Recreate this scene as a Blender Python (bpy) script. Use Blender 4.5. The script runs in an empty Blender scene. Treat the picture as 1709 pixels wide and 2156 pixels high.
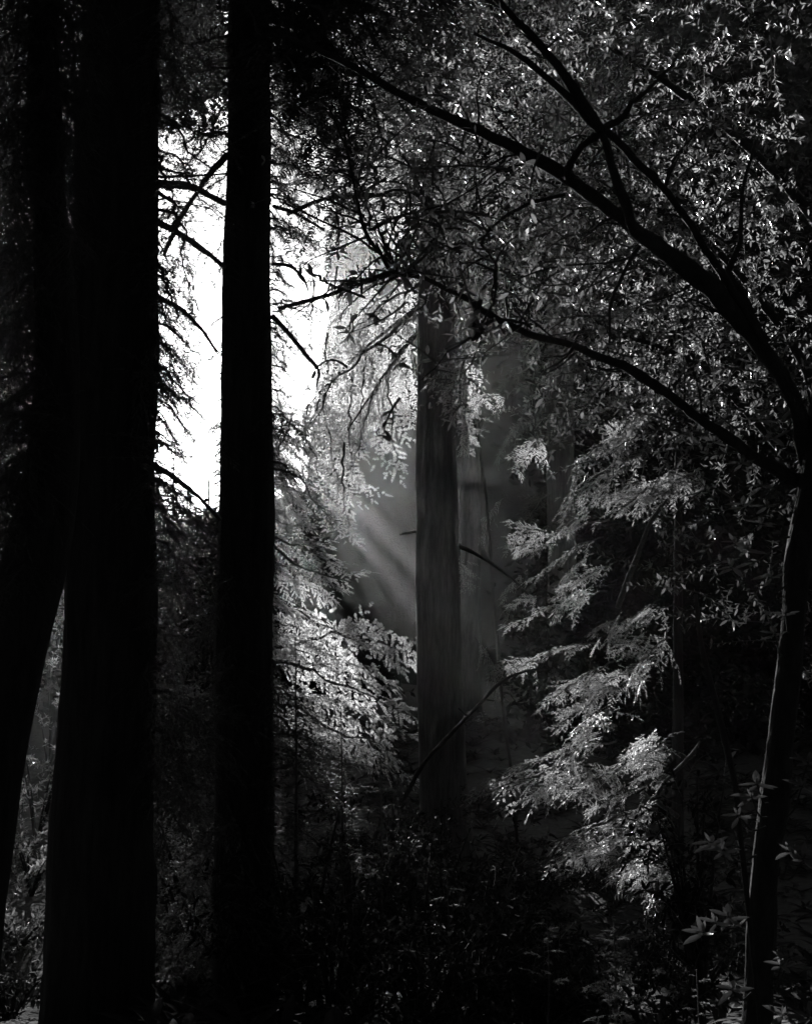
import bpy, math, random
import numpy as np
from mathutils import Vector, Matrix

SC = bpy.context.scene
COL = SC.collection
R = math.radians

# ------------------------------------------------------------------ camera
PITCH = R(5.5)
EYE = Vector((0.0, 0.0, 1.6))
W0, H0 = 1709.0, 2155.0                 # working units for laying things out
F0 = (H0 / 2) / math.tan(R(22.0))
cam_d = bpy.data.cameras.new('camera')
cam = bpy.data.objects.new('camera', cam_d)
COL.objects.link(cam)
cam.location = EYE
cam.rotation_euler = (R(90) + PITCH, 0, 0)
cam_d.sensor_fit = 'VERTICAL'
cam_d.angle = R(44.0)
cam_d.clip_start = 0.05
cam_d.clip_end = 2000
SC.camera = cam

# ------------------------------------------------------------------ light
SUN_EL, SUN_AZ = R(10.4), R(-7.25)      # low, behind the second trunk
world = bpy.data.worlds.new('World')
SC.world = world
world.use_nodes = True
wn, wl = world.node_tree.nodes, world.node_tree.links
wn.clear()
wo = wn.new('ShaderNodeOutputWorld')
wb = wn.new('ShaderNodeBackground')
wg = wn.new('ShaderNodeRGBToBW')        # black-and-white photograph: neutral sky
ws = wn.new('ShaderNodeTexSky')
ws.sky_type = 'NISHITA'
ws.sun_disc = False
ws.sun_elevation = SUN_EL
ws.sun_rotation = SUN_AZ
ws.dust_density = 2.0
wb.inputs['Strength'].default_value = 0.05
wl.new(ws.outputs[0], wg.inputs[0])
wl.new(wg.outputs[0], wb.inputs['Color'])
wl.new(wb.outputs[0], wo.inputs['Surface'])

sun_d = bpy.data.lights.new('sun', 'SUN')
sun_d.energy = 5.0
sun_d.angle = R(0.35)
sun = bpy.data.objects.new('sun', sun_d)
COL.objects.link(sun)
SDIR = Vector((math.sin(SUN_AZ) * math.cos(SUN_EL), math.cos(SUN_AZ) * math.cos(SUN_EL), math.sin(SUN_EL)))
sun.rotation_euler = SDIR.to_track_quat('Z', 'Y').to_euler()

vs = SC.view_settings
vs.view_transform = 'Standard'
vs.look = 'None'
vs.gamma = 1.0
vs.use_curve_mapping = False
vs.exposure = 1.5

cy = SC.cycles
cy.max_bounces = 4
cy.diffuse_bounces = 2
cy.glossy_bounces = 2
cy.transmission_bounces = 3
cy.transparent_max_bounces = 4
cy.volume_bounces = 0
cy.caustics_reflective = False
cy.caustics_refractive = False
cy.use_denoising = True

HAZE_DENSITY, HAZE_G = 0.00017, 0.83

# ------------------------------------------------------------------ helpers
def pix(x, y, d):
    """World point at distance d (along +Y) seen at working coordinate x, y."""
    u, v = (x - W0 / 2) / F0, (H0 / 2 - y) / F0
    cp, sp = math.cos(PITCH), math.sin(PITCH)
    dy, dz = cp - v * sp, sp + v * cp
    return Vector((u / dy * d, d, EYE.z + dz / dy * d))

def ground_z(x, y):
    z = -0.21 * min(max(y - 2.0, 0), 14) if y < 16 else -2.94
    if y > 26: z += 0.085 * min(y - 26, 24)
    if y > 50: z += -0.03 * (y - 50)
    z += 0.10 * max(0, x - 5) * (1 if y < 60 else 0.6)
    z += 0.18 * math.sin(x * 0.7 + y * 0.3) + 0.12 * math.sin(x * 0.31 - y * 0.53 + 1)
    return z

def tag(o, label=None, cat=None, group=None, kind=None):
    if label: o['label'] = label
    if cat: o['category'] = cat
    if group: o['group'] = group
    if kind: o['kind'] = kind
    return o

class MB:
    def __init__(s): s.v, s.f, s.n = [], [], 0
    def add(s, v, f):
        v = np.asarray(v, float).reshape(-1, 3)
        s.v.append(v); s.f.extend((np.asarray(q) + s.n).tolist() for q in f); s.n += len(v)
    def add_np(s, v, f):                    # f: (m,k) int array
        s.v.append(v.reshape(-1, 3)); s.f.extend((f + s.n).tolist()); s.n += len(s.v[-1])
    def mesh(s, name, mat, smooth=False):
        me = bpy.data.meshes.new(name)
        me.from_pydata(np.concatenate(s.v).tolist(), [], s.f)
        me.materials.append(mat)
        if smooth: me.polygons.foreach_set('use_smooth', [True] * len(me.polygons))
        me.update()
        return me

def obj(name, me, parent=None, loc=None, mtx=None):
    o = bpy.data.objects.new(name, me)
    COL.objects.link(o)
    if parent is not None: o.parent = parent
    if loc is not None: o.location = loc
    if mtx is not None: o.matrix_local = mtx
    return o

def empty(name, loc):
    return obj(name, None, None, loc)

def frames(P):
    P = np.asarray(P, float)
    T = np.gradient(P, axis=0)
    T /= np.linalg.norm(T, axis=1)[:, None] + 1e-12
    up = np.array([0, 0, 1.0]) if abs(T[0][2]) < 0.9 else np.array([1.0, 0, 0])
    U = []
    for t in T:
        u = up - t * up.dot(t); u /= np.linalg.norm(u) + 1e-12
        U.append(u); up = u
    U = np.array(U)
    return P, T, U, np.cross(T, U)

def tube(mb, P, rad, sides=6, wob=0.0, rng=None, cap=True):
    P, T, U, V = frames(P)
    n = len(P)
    a = np.linspace(0, 2 * math.pi, sides, endpoint=False)
    r = np.asarray(rad, float)
    r = np.full(n, r) if r.ndim == 0 else r
    rr = r[:, None] * np.ones((1, sides))
    if wob: rr = rr * (1 + wob * (rng.random((n, sides)) - 0.5)) * (1 + .45 * wob * np.sin(np.cumsum(rng.normal(.35, .35, n))))[:, None]
    v = P[:, None, :] + rr[..., None] * (np.cos(a)[None, :, None] * U[:, None, :] + np.sin(a)[None, :, None] * V[:, None, :])
    i = np.arange(n - 1)[:, None] * sides; j = np.arange(sides)[None, :]; k = (j + 1) % sides
    f = np.stack([i + j, i + k, i + sides + k, i + sides + j], -1).reshape(-1, 4)
    mb.add_np(v, f)
    if cap:
        b = mb.n - n * sides
        mb.f.append([b + q for q in range(sides)][::-1]); mb.f.append([b + (n - 1) * sides + q for q in range(sides)])

def resample(P, step):
    P = np.asarray([list(p) for p in P], float)
    if len(P) > 2:                          # Catmull-Rom through the points
        Q = np.vstack([2 * P[0] - P[1], P, 2 * P[-1] - P[-2]])
        out = []
        for i in range(1, len(Q) - 2):
            p0, p1, p2, p3 = Q[i - 1:i + 3]
            m = max(2, int(np.linalg.norm(p2[:3] - p1[:3]) / step))
            t = (np.arange(m) / m)[:, None]
            out.append(0.5 * (2 * p1 + (p2 - p0) * t + (2 * p0 - 5 * p1 + 4 * p2 - p3) * t ** 2 + (3 * p1 - p0 - 3 * p2 + p3) * t ** 3))
        out.append(P[-1:])
        return np.vstack(out)
    m = max(2, int(np.linalg.norm(P[1, :3] - P[0, :3]) / step))
    t = np.linspace(0, 1, m + 1)[:, None]
    return P[0] * (1 - t) + P[1] * t

def unit(v):
    return v / (np.linalg.norm(v, axis=-1, keepdims=True) + 1e-12)

def basis(ax, nrm):
    """(N,3,3) column frames: x along ax, z close to nrm."""
    x = unit(ax)
    y = unit(np.cross(nrm, x))
    z = np.cross(x, y)
    return np.stack([x, y, z], -1)

def scatter(mb, tv, tf, pos, B, scl):
    """Copies of a template (tv verts, tf list of index arrays by size)."""
    v = np.einsum('nij,nkj->nki', B, tv[None] * scl[:, None, :]) + pos[:, None, :]
    off = (np.arange(len(pos)) * len(tv))[:, None, None]
    base = mb.n
    mb.v.append(v.reshape(-1, 3)); mb.n += v.shape[0] * v.shape[1]
    for q in tf:
        mb.f.extend((np.asarray(q)[None] + off + base).reshape(-1, len(q[0])).tolist())

# ------------------------------------------------------------------ materials (neutral greys: the photograph is black and white)
def nodes(name):
    m = bpy.data.materials.new(name)
    m.use_nodes = True
    n, l = m.node_tree.nodes, m.node_tree.links
    n.clear()
    return m, n, l, n.new('ShaderNodeOutputMaterial')

def grey(v): return (v, v, v, 1)

def bark_mat(name, lo, hi, scale=(9, 9, 1.2), bump=0.5, rough=0.9):
    m, n, l, out = nodes(name)
    tc = n.new('ShaderNodeTexCoord'); mp = n.new('ShaderNodeMapping')
    mp.inputs['Scale'].default_value = scale
    l.new(tc.outputs['Object'], mp.inputs['Vector'])
    nz = n.new('ShaderNodeTexNoise'); nz.inputs['Scale'].default_value = 1.6; nz.inputs['Detail'].default_value = 8
    nz.inputs['Roughness'].default_value = 0.7
    l.new(mp.outputs[0], nz.inputs['Vector'])
    cr = n.new('ShaderNodeValToRGB')
    cr.color_ramp.elements[0].position = 0.3; cr.color_ramp.elements[0].color = grey(lo)
    cr.color_ramp.elements[1].position = 0.7; cr.color_ramp.elements[1].color = grey(hi)
    l.new(nz.outputs[0], cr.inputs[0])
    bp = n.new('ShaderNodeBump'); bp.inputs['Strength'].default_value = bump; bp.inputs['Distance'].default_value = 0.04
    l.new(nz.outputs[0], bp.inputs['Height'])
    p = n.new('ShaderNodeBsdfPrincipled'); p.inputs['Roughness'].default_value = rough
    p.inputs['Specular IOR Level'].default_value = 0.15
    l.new(cr.outputs[0], p.inputs['Base Color']); l.new(bp.outputs[0], p.inputs['Normal'])
    l.new(p.outputs[0], out.inputs['Surface'])
    return m

def leaf_mat(name, base, trans, rough, spec=0.5, tmix=0.5, vary=0.6):
    m, n, l, out = nodes(name)
    g = n.new('ShaderNodeNewGeometry')
    mr = n.new('ShaderNodeMapRange')
    mr.inputs['To Min'].default_value = 1 - vary; mr.inputs['To Max'].default_value = 1 + vary * 0.6
    l.new(g.outputs['Random Per Island'], mr.inputs['Value'])
    def col(v):
        mm = n.new('ShaderNodeVectorMath'); mm.operation = 'SCALE'
        mm.inputs[0].default_value = (v, v, v)
        l.new(mr.outputs[0], mm.inputs['Scale'])
        return mm.outputs[0]
    p = n.new('ShaderNodeBsdfPrincipled')
    p.inputs['Roughness'].default_value = rough; p.inputs['Specular IOR Level'].default_value = spec
    l.new(col(base), p.inputs['Base Color'])
    t = n.new('ShaderNodeBsdfTranslucent'); l.new(col(trans), t.inputs['Color'])
    mx = n.new('ShaderNodeMixShader'); mx.inputs[0].default_value = tmix
    l.new(p.outputs[0], mx.inputs[1]); l.new(t.outputs[0], mx.inputs[2]); l.new(mx.outputs[0], out.inputs['Surface'])
    return m

def ground_mat(name='forest_floor', lo=0.02, hi=0.09):
    m, n, l, out = nodes(name)
    nz = n.new('ShaderNodeTexNoise'); nz.inputs['Scale'].default_value = 6; nz.inputs['Detail'].default_value = 10
    cr = n.new('ShaderNodeValToRGB'); cr.color_ramp.elements[0].color = grey(lo); cr.color_ramp.elements[1].color = grey(hi)
    tc = n.new('ShaderNodeTexCoord'); l.new(tc.outputs['Object'], nz.inputs['Vector'])
    l.new(nz.outputs[0], cr.inputs[0])
    bp = n.new('ShaderNodeBump'); bp.inputs['Distance'].default_value = 0.05; l.new(nz.outputs[0], bp.inputs['Height'])
    p = n.new('ShaderNodeBsdfPrincipled'); p.inputs['Roughness'].default_value = 0.95; p.inputs['Specular IOR Level'].default_value = 0.08
    l.new(cr.outputs[0], p.inputs['Base Color']); l.new(bp.outputs[0], p.inputs['Normal']); l.new(p.outputs[0], out.inputs['Surface'])
    return m

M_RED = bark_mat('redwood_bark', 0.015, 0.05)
M_RED2 = bark_mat('sunlit_redwood_bark', 0.05, 0.14)  # same bark with sunlight put into its tone, for brighter rims
M_SMOOTH = bark_mat('smooth_bark', 0.018, 0.05, (14, 14, 6), 0.5, 0.8)
M_TWIG = bark_mat('twig_bark', 0.04, 0.12, (20, 20, 20), 0.2, 0.8)
M_GROUND = ground_mat()
M_SLOPE = ground_mat('wooded_slope', 0.008, 0.03)
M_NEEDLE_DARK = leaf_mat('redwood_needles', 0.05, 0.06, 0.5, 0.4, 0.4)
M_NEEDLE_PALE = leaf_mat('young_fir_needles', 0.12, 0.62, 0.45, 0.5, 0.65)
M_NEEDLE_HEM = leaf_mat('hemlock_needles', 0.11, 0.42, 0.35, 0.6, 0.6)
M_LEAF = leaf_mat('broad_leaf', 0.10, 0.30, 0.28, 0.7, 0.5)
M_LEAF_DARK = leaf_mat('shaded_shrub_leaf', 0.03, 0.012, 0.7, 0.06, 0.35)  # leaf tone lowered to stand in for shade in the hollow
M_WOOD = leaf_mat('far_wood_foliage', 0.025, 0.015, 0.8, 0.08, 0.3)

# ------------------------------------------------------------------ ground and haze
def build_ground():
    xs = np.concatenate([[-320, -160, -90], np.linspace(-60, 60, 61), [90, 160, 320]])
    ys = np.concatenate([[-120, -80, -50], np.linspace(-24, 150, 88), [220, 320]])
    v = [(x, y, ground_z(float(np.clip(x, -40, 40)), float(np.clip(y, -20, 130)))) for y in ys for x in xs]
    nx = len(xs)
    f = [[j * nx + i, j * nx + i + 1, (j + 1) * nx + i + 1, (j + 1) * nx + i] for j in range(len(ys) - 1) for i in range(nx - 1)]
    mb = MB(); mb.add(v, f)
    tag(obj('ground', mb.mesh('ground', M_GROUND, True)), 'dark forest floor falling away below the trees', None, None, 'structure')

def build_haze():
    m, n, l, out = nodes('morning_haze')
    p = n.new('ShaderNodeVolumePrincipled')
    p.inputs['Color'].default_value = grey(0.95)
    p.inputs['Density'].default_value = HAZE_DENSITY
    p.inputs['Anisotropy'].default_value = HAZE_G
    l.new(p.outputs[0], out.inputs['Volume'])
    x0, x1, y0, y1, z0, z1 = -330, 330, -130, 330, -9.5, 75
    mb = MB()
    mb.add([(x0, y0, z0), (x1, y0, z0), (x1, y1, z0), (x0, y1, z0), (x0, y0, z1), (x1, y0, z1), (x1, y1, z1), (x0, y1, z1)],
           [[3, 2, 1, 0], [4, 5, 6, 7], [0, 1, 5, 4], [1, 2, 6, 5], [2, 3, 7, 6], [3, 0, 4, 7]])
    tag(obj('haze', mb.mesh('haze', m)), 'thin morning haze hanging between the trees', None, None, 'stuff')

# ------------------------------------------------------------------ trunks
def trunk_mesh(name, pts, mat, seed, flute=0.05, sides=44, step=0.16, knots=6):
    """pts: rows (x, y, z, radius) bottom to top; fluted, fibrous surface."""
    rng = np.random.default_rng(seed)
    Q = resample(pts, step)
    P, T, U, V = frames(Q[:, :3])
    n = len(P); a = np.linspace(0, 2 * math.pi, sides, endpoint=False)
    s = np.arange(n) * step
    A, S = np.meshgrid(a, s)
    d = np.zeros_like(A)
    for k in (3, 5, 9, 14, 19):
        d += rng.uniform(.5, 1) * np.sin(k * A + rng.uniform(0, 6) + 0.35 * np.sin(S * rng.uniform(.3, .9) + rng.uniform(0, 6)) * k / 4) / (1 + k * 0.12)
    d += 0.7 * (rng.random(A.shape) - 0.5)
    for _ in range(5): d += 0.35 * np.sin(S * rng.uniform(.7, 4) + rng.uniform(0, 6) + A)
    rr = Q[:, 3][:, None] * (1 + flute * 0.5 * d)
    for _ in range(knots):
        ka, ks = rng.uniform(0, 6.28), rng.uniform(0, s[-1]); w = rng.uniform(.1, .22)
        da = np.angle(np.exp(1j * (A - ka))) * Q[:, 3][:, None]
        rr += np.minimum(0.25 * w, .2 * Q[:, 3])[:, None] * np.exp(-(da ** 2 + (S - ks) ** 2) / w ** 2)
    v = P[:, None] + rr[..., None] * (np.cos(A)[..., None] * U[:, None] + np.sin(A)[..., None] * V[:, None])
    i = np.arange(n - 1)[:, None] * sides; j = np.arange(sides)[None]; k = (j + 1) % sides
    mb = MB(); mb.add_np(v, np.stack([i + j, i + k, i + sides + k, i + sides + j], -1).reshape(-1, 4))
    mb.f.append([(n - 1) * sides + q for q in range(sides)])
    return mb.mesh(name, mat, True)

def trunk_pts(rows, d, top=26.0, flare=1.25):
    """rows: (xl, xr, y) outline in working coordinates, bottom to top, at distance d."""
    out = []
    for xl, xr, y in rows:
        c = pix((xl + xr) / 2, y, d)
        out.append((c.x, c.y, c.z, (xr - xl) / 2 / F0 * d))
    b = out[0]; g = ground_z(b[0], b[1]) - 0.3
    pre = []
    if b[2] > g + 0.3:
        n2 = out[1]; sl = (n2[0] - b[0]) / (n2[2] - b[2])
        pre = [(b[0] + sl * (g - b[2]), b[1], g, b[3] * flare)]
        if b[2] - g > 1.0: pre.append((b[0] + sl * (g + 0.8 - b[2]), b[1], g + 0.8, b[3] * (1 + (flare - 1) * .3)))
    t = out[-1]; t0 = out[-2]
    if top > t[2] + 1:
        sl = (t[0] - t0[0]) / (t[2] - t0[2])
        out.append((t[0] + sl * (top - t[2]) * .6, t[1], top, max(0.05, t[3] * 0.6)))
    return pre + out

# ------------------------------------------------------------------ conifer boughs
NEEDLE = np.array([[0, -.5, 0], [.55, -.42, .05], [1, 0, 0], [.55, .42, .05], [0, .5, 0]], float)
NEEDLE_F = [np.array([[0, 1, 2, 3, 4]])]

def bough(seed, L, nb=34, spread=0.42, droop=0.12, hang=0.0, nl=0.024, nw=0.009, ns=0.011, tw=0.042, tl=(0.06, 0.15), bare=0.1, name='bough', mat=None, thick=0.012):
    rng = np.random.default_rng(seed)
    wood = MB(); leaf = MB()
    t = np.linspace(0, 1, 16)
    kink = np.cumsum(rng.normal(0, .018, (16, 2)), 0) * L; kink -= kink[0]
    stem = np.stack([t * L, kink[:, 0], -droop * L * t ** 2 + kink[:, 1] * .6 + 0.03 * L * np.sin(t * 3)], -1)
    tube(wood, stem, thick * L * (1 - .88 * t) + 0.0015, 5)
    pos, ax, nm, sc = [], [], [], []
    def needles(P, D, n_up, length):
        m = max(2, int(length / ns)); q = (np.arange(m) + .5) / m
        for sgn in (-1, 1):
            c = P + D * (q * length)[:, None]
            c = c + np.array([0, 0, -0.15 * length]) * (q ** 2)[:, None]
            side = unit(np.cross(n_up, D)) * sgn
            a = unit(side + D * (0.45 + .8 * q[:, None] ** 3) + rng.normal(0, .16, (m, 3)))
            pos.append(c); ax.append(a); nm.append(n_up + rng.normal(0, .35, (m, 3)))
            ln = nl * (0.75 + .5 * rng.random(m)) * np.minimum(1, 2.6 * (1.08 - q))
            sc.append(np.stack([ln, np.full(m, nw), ln], -1))
    for i in range(nb):
        u = bare + (1 - bare) * (i + rng.random() * .8) / nb
        sgn = 1 if i % 2 else -1
        k = min(int(u * 15), 14); p = stem[k] + (stem[k + 1] - stem[k]) * (u * 15 - k)
        bl = spread * L * (0.25 + 0.75 * (1 - u) ** .8) * rng.uniform(.3, 1.15) * (0.6 + .4 * min(1, u / .25))
        if rng.random() < .1: continue
        ang = R(rng.uniform(30, 78)) * (1 - .35 * u)
        d0 = np.array([math.cos(ang), sgn * math.sin(ang), rng.normal(-.05, .12) - hang]); d0 /= np.linalg.norm(d0)
        m = max(3, int(bl / tw)); q = np.arange(m + 1) / m
        cv = np.outer(q ** 2, [0.12 * bl * math.cos(ang), rng.normal(0, .12) * bl, -(0.15 + hang * .5 + rng.uniform(-.1, .15)) * bl])
        B = p + d0 * (q * bl)[:, None] + cv
        tube(wood, B, 0.0035 * (1 - .7 * q) * (0.6 + L * .2), 3, cap=False)
        nup = unit(np.array([rng.normal(0, .25), rng.normal(0, .25), 1.0]) + np.array([0, 0, 0]))
        if hang > .3: nup = unit(np.array([rng.normal(0, .5), -1 + rng.normal(0, .5), .3]))
        for j in range(m + 1):
            dd = B[min(j + 1, m)] - B[max(j - 1, 0)]; dd /= np.linalg.norm(dd)
            if j == m:
                needles(B[j] - dd * 0.02, dd, nup, rng.uniform(*tl)); continue
            if rng.random() < .2: continue
            s2 = 1 if (j + i) % 2 else -1
            sd = unit(np.cross(nup, dd)) * s2
            td = unit(dd * rng.uniform(.45, 1.5) + sd + np.array([rng.normal(0, .12), rng.normal(0, .12), rng.normal(-.05, .25) - hang * .35]))
            needles(B[j], td, nup, rng.uniform(*tl) * (1.1 - .45 * q[j]))
    tip = stem[-1] - stem[-2]; needles(stem[-1], tip / np.linalg.norm(tip), np.array([0, 0, 1.0]), tl[1] * 1.2)
    pos = np.concatenate(pos); ax = np.concatenate(ax); nm = np.concatenate(nm); sc = np.concatenate(sc)
    scatter(leaf, NEEDLE, NEEDLE_F, pos, basis(ax, nm), sc)
    return wood.mesh('branch', M_TWIG), leaf.mesh('foliage', mat), L

def place_bough(tree, proto, p0, p1, roll=0.0, width=1.0):
    """A bough from root p0 to tip p1 (world), as branch > foliage under tree."""
    p0, p1 = Vector(p0), Vector(p1)
    a = p1 - p0; L = a.length; x = a / L
    z = Vector((0, 0, 1)) if abs(x.z) < .93 else Vector((0, -1, 0))
    y = z.cross(x).normalized(); z = x.cross(y)
    if roll:
        q = Matrix.Rotation(roll, 3, x); y = q @ y; z = q @ z
    s = L / proto[2]
    m = Matrix((x * s, y * s * width, z * s * (0.5 + .5 * width))).transposed().to_4x4()
    m.translation = p0 - tree.location
    b = obj('branch', proto[0], tree, mtx=m)
    f = obj('foliage', proto[1], b)
    f['kind'] = 'stuff'
    return b

def protos(base, mat, n, **kw):
    return [bough(base + i, mat=mat, **kw) for i in range(n)]

DARK = protos(100, M_NEEDLE_DARK, 4, L=2.2, nb=32, spread=.40, droop=.15, tw=.05, tl=(.08, .19), nl=.026, nw=.010, ns=.013)
DARKH = protos(120, M_NEEDLE_DARK, 2, L=1.8, nb=30, spread=.42, droop=.2, hang=.7, tw=.05, tl=(.08, .2), nl=.026, nw=.010, ns=.013)
PALE = protos(140, M_NEEDLE_PALE, 4, L=2.4, nb=36, spread=.40, droop=.10, tw=.06, tl=(.10, .22), nl=.034, nw=.013, ns=.016)
PALEH = protos(160, M_NEEDLE_PALE, 3, L=2.2, nb=36, spread=.40, droop=.15, hang=.8, tw=.06, tl=(.1, .22), nl=.034, nw=.013, ns=.016)
HEM = protos(180, M_NEEDLE_HEM, 5, L=1.5, nb=30, spread=.46, droop=.12, tw=.038, tl=(.06, .14), nl=.021, nw=.0085, ns=.011)
FAR = protos(200, M_NEEDLE_DARK, 3, L=4.0, nb=34, spread=.42, droop=.12, tw=.16, tl=(.3, .6), nl=.14, nw=.06, ns=.06)

# ------------------------------------------------------------------ broad leaves
def leaf_template(w=0.16, fold=0.05, curl=0.12):
    xs = np.array([0, .22, .52, .8, 1.0]); ws = np.array([0, .75, 1, .62, 0]) * w
    zc = -curl * xs ** 2
    c = np.stack([xs, 0 * xs, zc - fold * ws / w], -1)
    l = np.stack([xs[1:4], ws[1:4], zc[1:4]], -1); r = np.stack([xs[1:4], -ws[1:4], zc[1:4]], -1)
    v = np.vstack([c, l, r])
    q = np.array([[1, 2, 6, 5], [2, 3, 7, 6], [2, 1, 8, 9], [3, 2, 9, 10]])
    t = np.array([[0, 1, 5], [3, 4, 7], [1, 0, 8], [4, 3, 10]])
    return v, [q, t]
LEAF_V, LEAF_F = leaf_template()

def leaf_mesh(name, mat, w=.16, fold=.05, curl=.12):
    mb = MB(); v, f = leaf_template(w, fold, curl)
    mb.v.append(v); mb.n += len(v)
    for q in f: mb.f.extend(q.tolist())
    return mb.mesh(name, mat, True)

def leafy_twigs(seed, starts, dirs, lens, lps, leaf_len, mat, tip_whorl=6):
    """Many leafy twigs joined: (twig mesh, foliage mesh)."""
    rng = np.random.default_rng(seed)
    tw, lf = MB(), MB()
    P, A, N, S = [], [], [], []
    for s, d, L in zip(starts, dirs, lens):
        d = d / np.linalg.norm(d); m = 6; q = np.arange(m + 1) / m
        bend = rng.normal(0, .25, 3); bend[2] -= .2
        C = s + d * (q * L)[:, None] + np.outer(q ** 2, bend) * L
        tube(tw, C, 0.006 * (1 - .8 * q) + .001, 3, cap=False)
        k = max(2, int(L * lps))
        u = 0.25 + .75 * np.arange(k) / k
        c = np.stack([np.interp(u, q, C[:, i]) for i in range(3)], -1)
        t = C[-1] - C[0]; t /= np.linalg.norm(t)
        ang = np.arange(k) * 2.4 + rng.uniform(0, 6)
        e1 = np.cross(t, [0.1, .2, 1]); e1 /= np.linalg.norm(e1); e2 = np.cross(t, e1)
        a = unit(np.outer(np.cos(ang), e1) + np.outer(np.sin(ang), e2) + t * .7 + rng.normal(0, .2, (k, 3)))
        P.append(c); A.append(a)
        w = tip_whorl
        if w:
            ang = np.arange(w) * 6.28 / w + rng.uniform(0, 6)
            a2 = unit(np.outer(np.cos(ang), e1) + np.outer(np.sin(ang), e2) + t * .35 + rng.normal(0, .15, (w, 3)))
            P.append(np.repeat(C[-1:], w, 0)); A.append(a2)
    P = np.concatenate(P); A = np.concatenate(A); k = len(P)
    N = np.array([0, -.2, 1.0]) + rng.normal(0, .55, (k, 3))
    ln = leaf_len * rng.uniform(.4, 1.25, k)
    scatter(lf, LEAF_V, LEAF_F, P, basis(A, N), np.stack([ln, ln * rng.uniform(.8, 1.25, k), ln], -1))
    return tw.mesh('twigs', M_TWIG), lf.mesh('foliage', mat, True)

def volume_points(rng, n, polys, d0, d1):
    """Random points inside working-coordinate boxes (x0,y0,x1,y1,weight) between two distances."""
    w = np.array([p[4] for p in polys], float); w /= w.sum()
    out = []
    for i in rng.choice(len(polys), n, p=w):
        x0, y0, x1, y1, _ = polys[i]
        out.append(list(pix(rng.uniform(x0, x1), rng.uniform(y0, y1), rng.uniform(d0, d1))))
    return np.array(out)

# ================================================================== the place
build_ground()
RND = random.Random(7)

# ------------------------------------------------------------------ wood all round (reads as one mass)
def frond_mass(name, seed, pts, size, label, mat):
    rng = np.random.default_rng(seed)
    n = len(pts)
    tv = np.array([[0, 0, 0], [.45, .25, .03], [1, 0, -.1], [.45, -.25, .03]], float)
    tf = [np.array([[0, 1, 2, 3]])]
    ax = unit(rng.normal(0, 1, (n, 3)) * [1, 1, .7]); nm = rng.normal(0, 1, (n, 3))
    s = rng.uniform(.6, 1.4, n) * size * (np.clip(pts[:, 1], 36, 120) / 62 if name == 'distant_wood' else 1)
    mb = MB(); scatter(mb, tv, tf, pts, basis(ax, nm), np.stack([s, s, s], -1))
    return tag(obj(name, mb.mesh(name, mat)), label, None, None, 'stuff')

rng = np.random.default_rng(5)
def px_cloud(n, x0, y0, x1, y1, d0, d1, clump=14, cs=1.2):
    k = max(1, n // clump)
    c = np.array([list(pix(rng.uniform(x0, x1), rng.uniform(y0, y1), rng.uniform(d0, d1))) for _ in range(k)])
    p = np.repeat(c, clump, 0) + rng.normal(0, cs * .5, (k * clump, 3))
    return p
cl = [px_cloud(58000, 1100, -350, 2100, 1500, 52, 72, 24), px_cloud(9000, 900, -350, 1100, 600, 55, 72, 24),
      px_cloud(5000, 330, 1100, 480, 1220, 90, 116, 24), px_cloud(6000, 560, 1085, 650, 1220, 90, 116, 24), px_cloud(30000, 1130, 1250, 1900, 1750, 36, 50, 24),
      px_cloud(30000, -600, -350, 200, 1500, 45, 65, 24), px_cloud(16000, 150, -300, 292, 1150, 66, 78, 24), px_cloud(9000, 300, -350, 470, 230, 45, 60, 24), px_cloud(8000, 560, -350, 800, 40, 45, 60, 24)]

def hillside():
    # wooded slopes closing the valley either side of the sun
    prof = [(-900, -500), (0, -300), (180, 200), (290, 820), (345, 1090), (420, 1110), (500, 1060), (560, 1050), (632, 1045), (660, 1000), (664, 900), (662, 850), (668, 780), (696, 650), (745, 480), (800, 250), (850, 0), (900, -300), (2600, -600)]
    rg = np.random.default_rng(3)
    xs = np.linspace(-900, 2600, 180); ytop = np.interp(xs, [p[0] for p in prof], [p[1] for p in prof])
    rows = []
    for d, fr in ((96, 0), (102, .2), (108, .4), (114, .6), (120, .8), (126, 1.0), (150, 1.0), (151, 0)):
        row = []
        for x, yt in zip(xs, ytop):
            t = pix(float(x), float(yt), 126); g = -6.0
            row.append((t.x / 126 * d, d, g + (min(t.z, 68.0) - g) * fr + (rg.uniform(-.7, .7) if 0 < fr else 0)))
        rows.append(row)
    n = len(xs); v = [p for r in rows for p in r]
    f = [[j * n + i, j * n + i + 1, (j + 1) * n + i + 1, (j + 1) * n + i] for j in range(len(rows) - 1) for i in range(n - 1)]
    mb = MB(); mb.add(v, f)
    tag(obj('hillside', mb.mesh('hillside', M_SLOPE, True)), 'dark valley sides behind the forest', None, None, 'structure')
hillside()
ridge = []
for x, yt in ((730, 535), (737, 510), (746, 478), (760, 420), (775, 350), (790, 290), (802, 240), (815, 180), (830, 110), (845, 30), (860, -60)):
    for k in range(5):
        ridge.append(px_cloud(130, x - 14, yt - 30 + 12 * k, x + 10, yt + 20 + 12 * k, 112, 126, 26, 1.6))
cl += ridge
frond_mass('distant_wood', 11, np.concatenate(cl), 0.55, 'dim mass of far forest behind all the trunks', M_WOOD)

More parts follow.
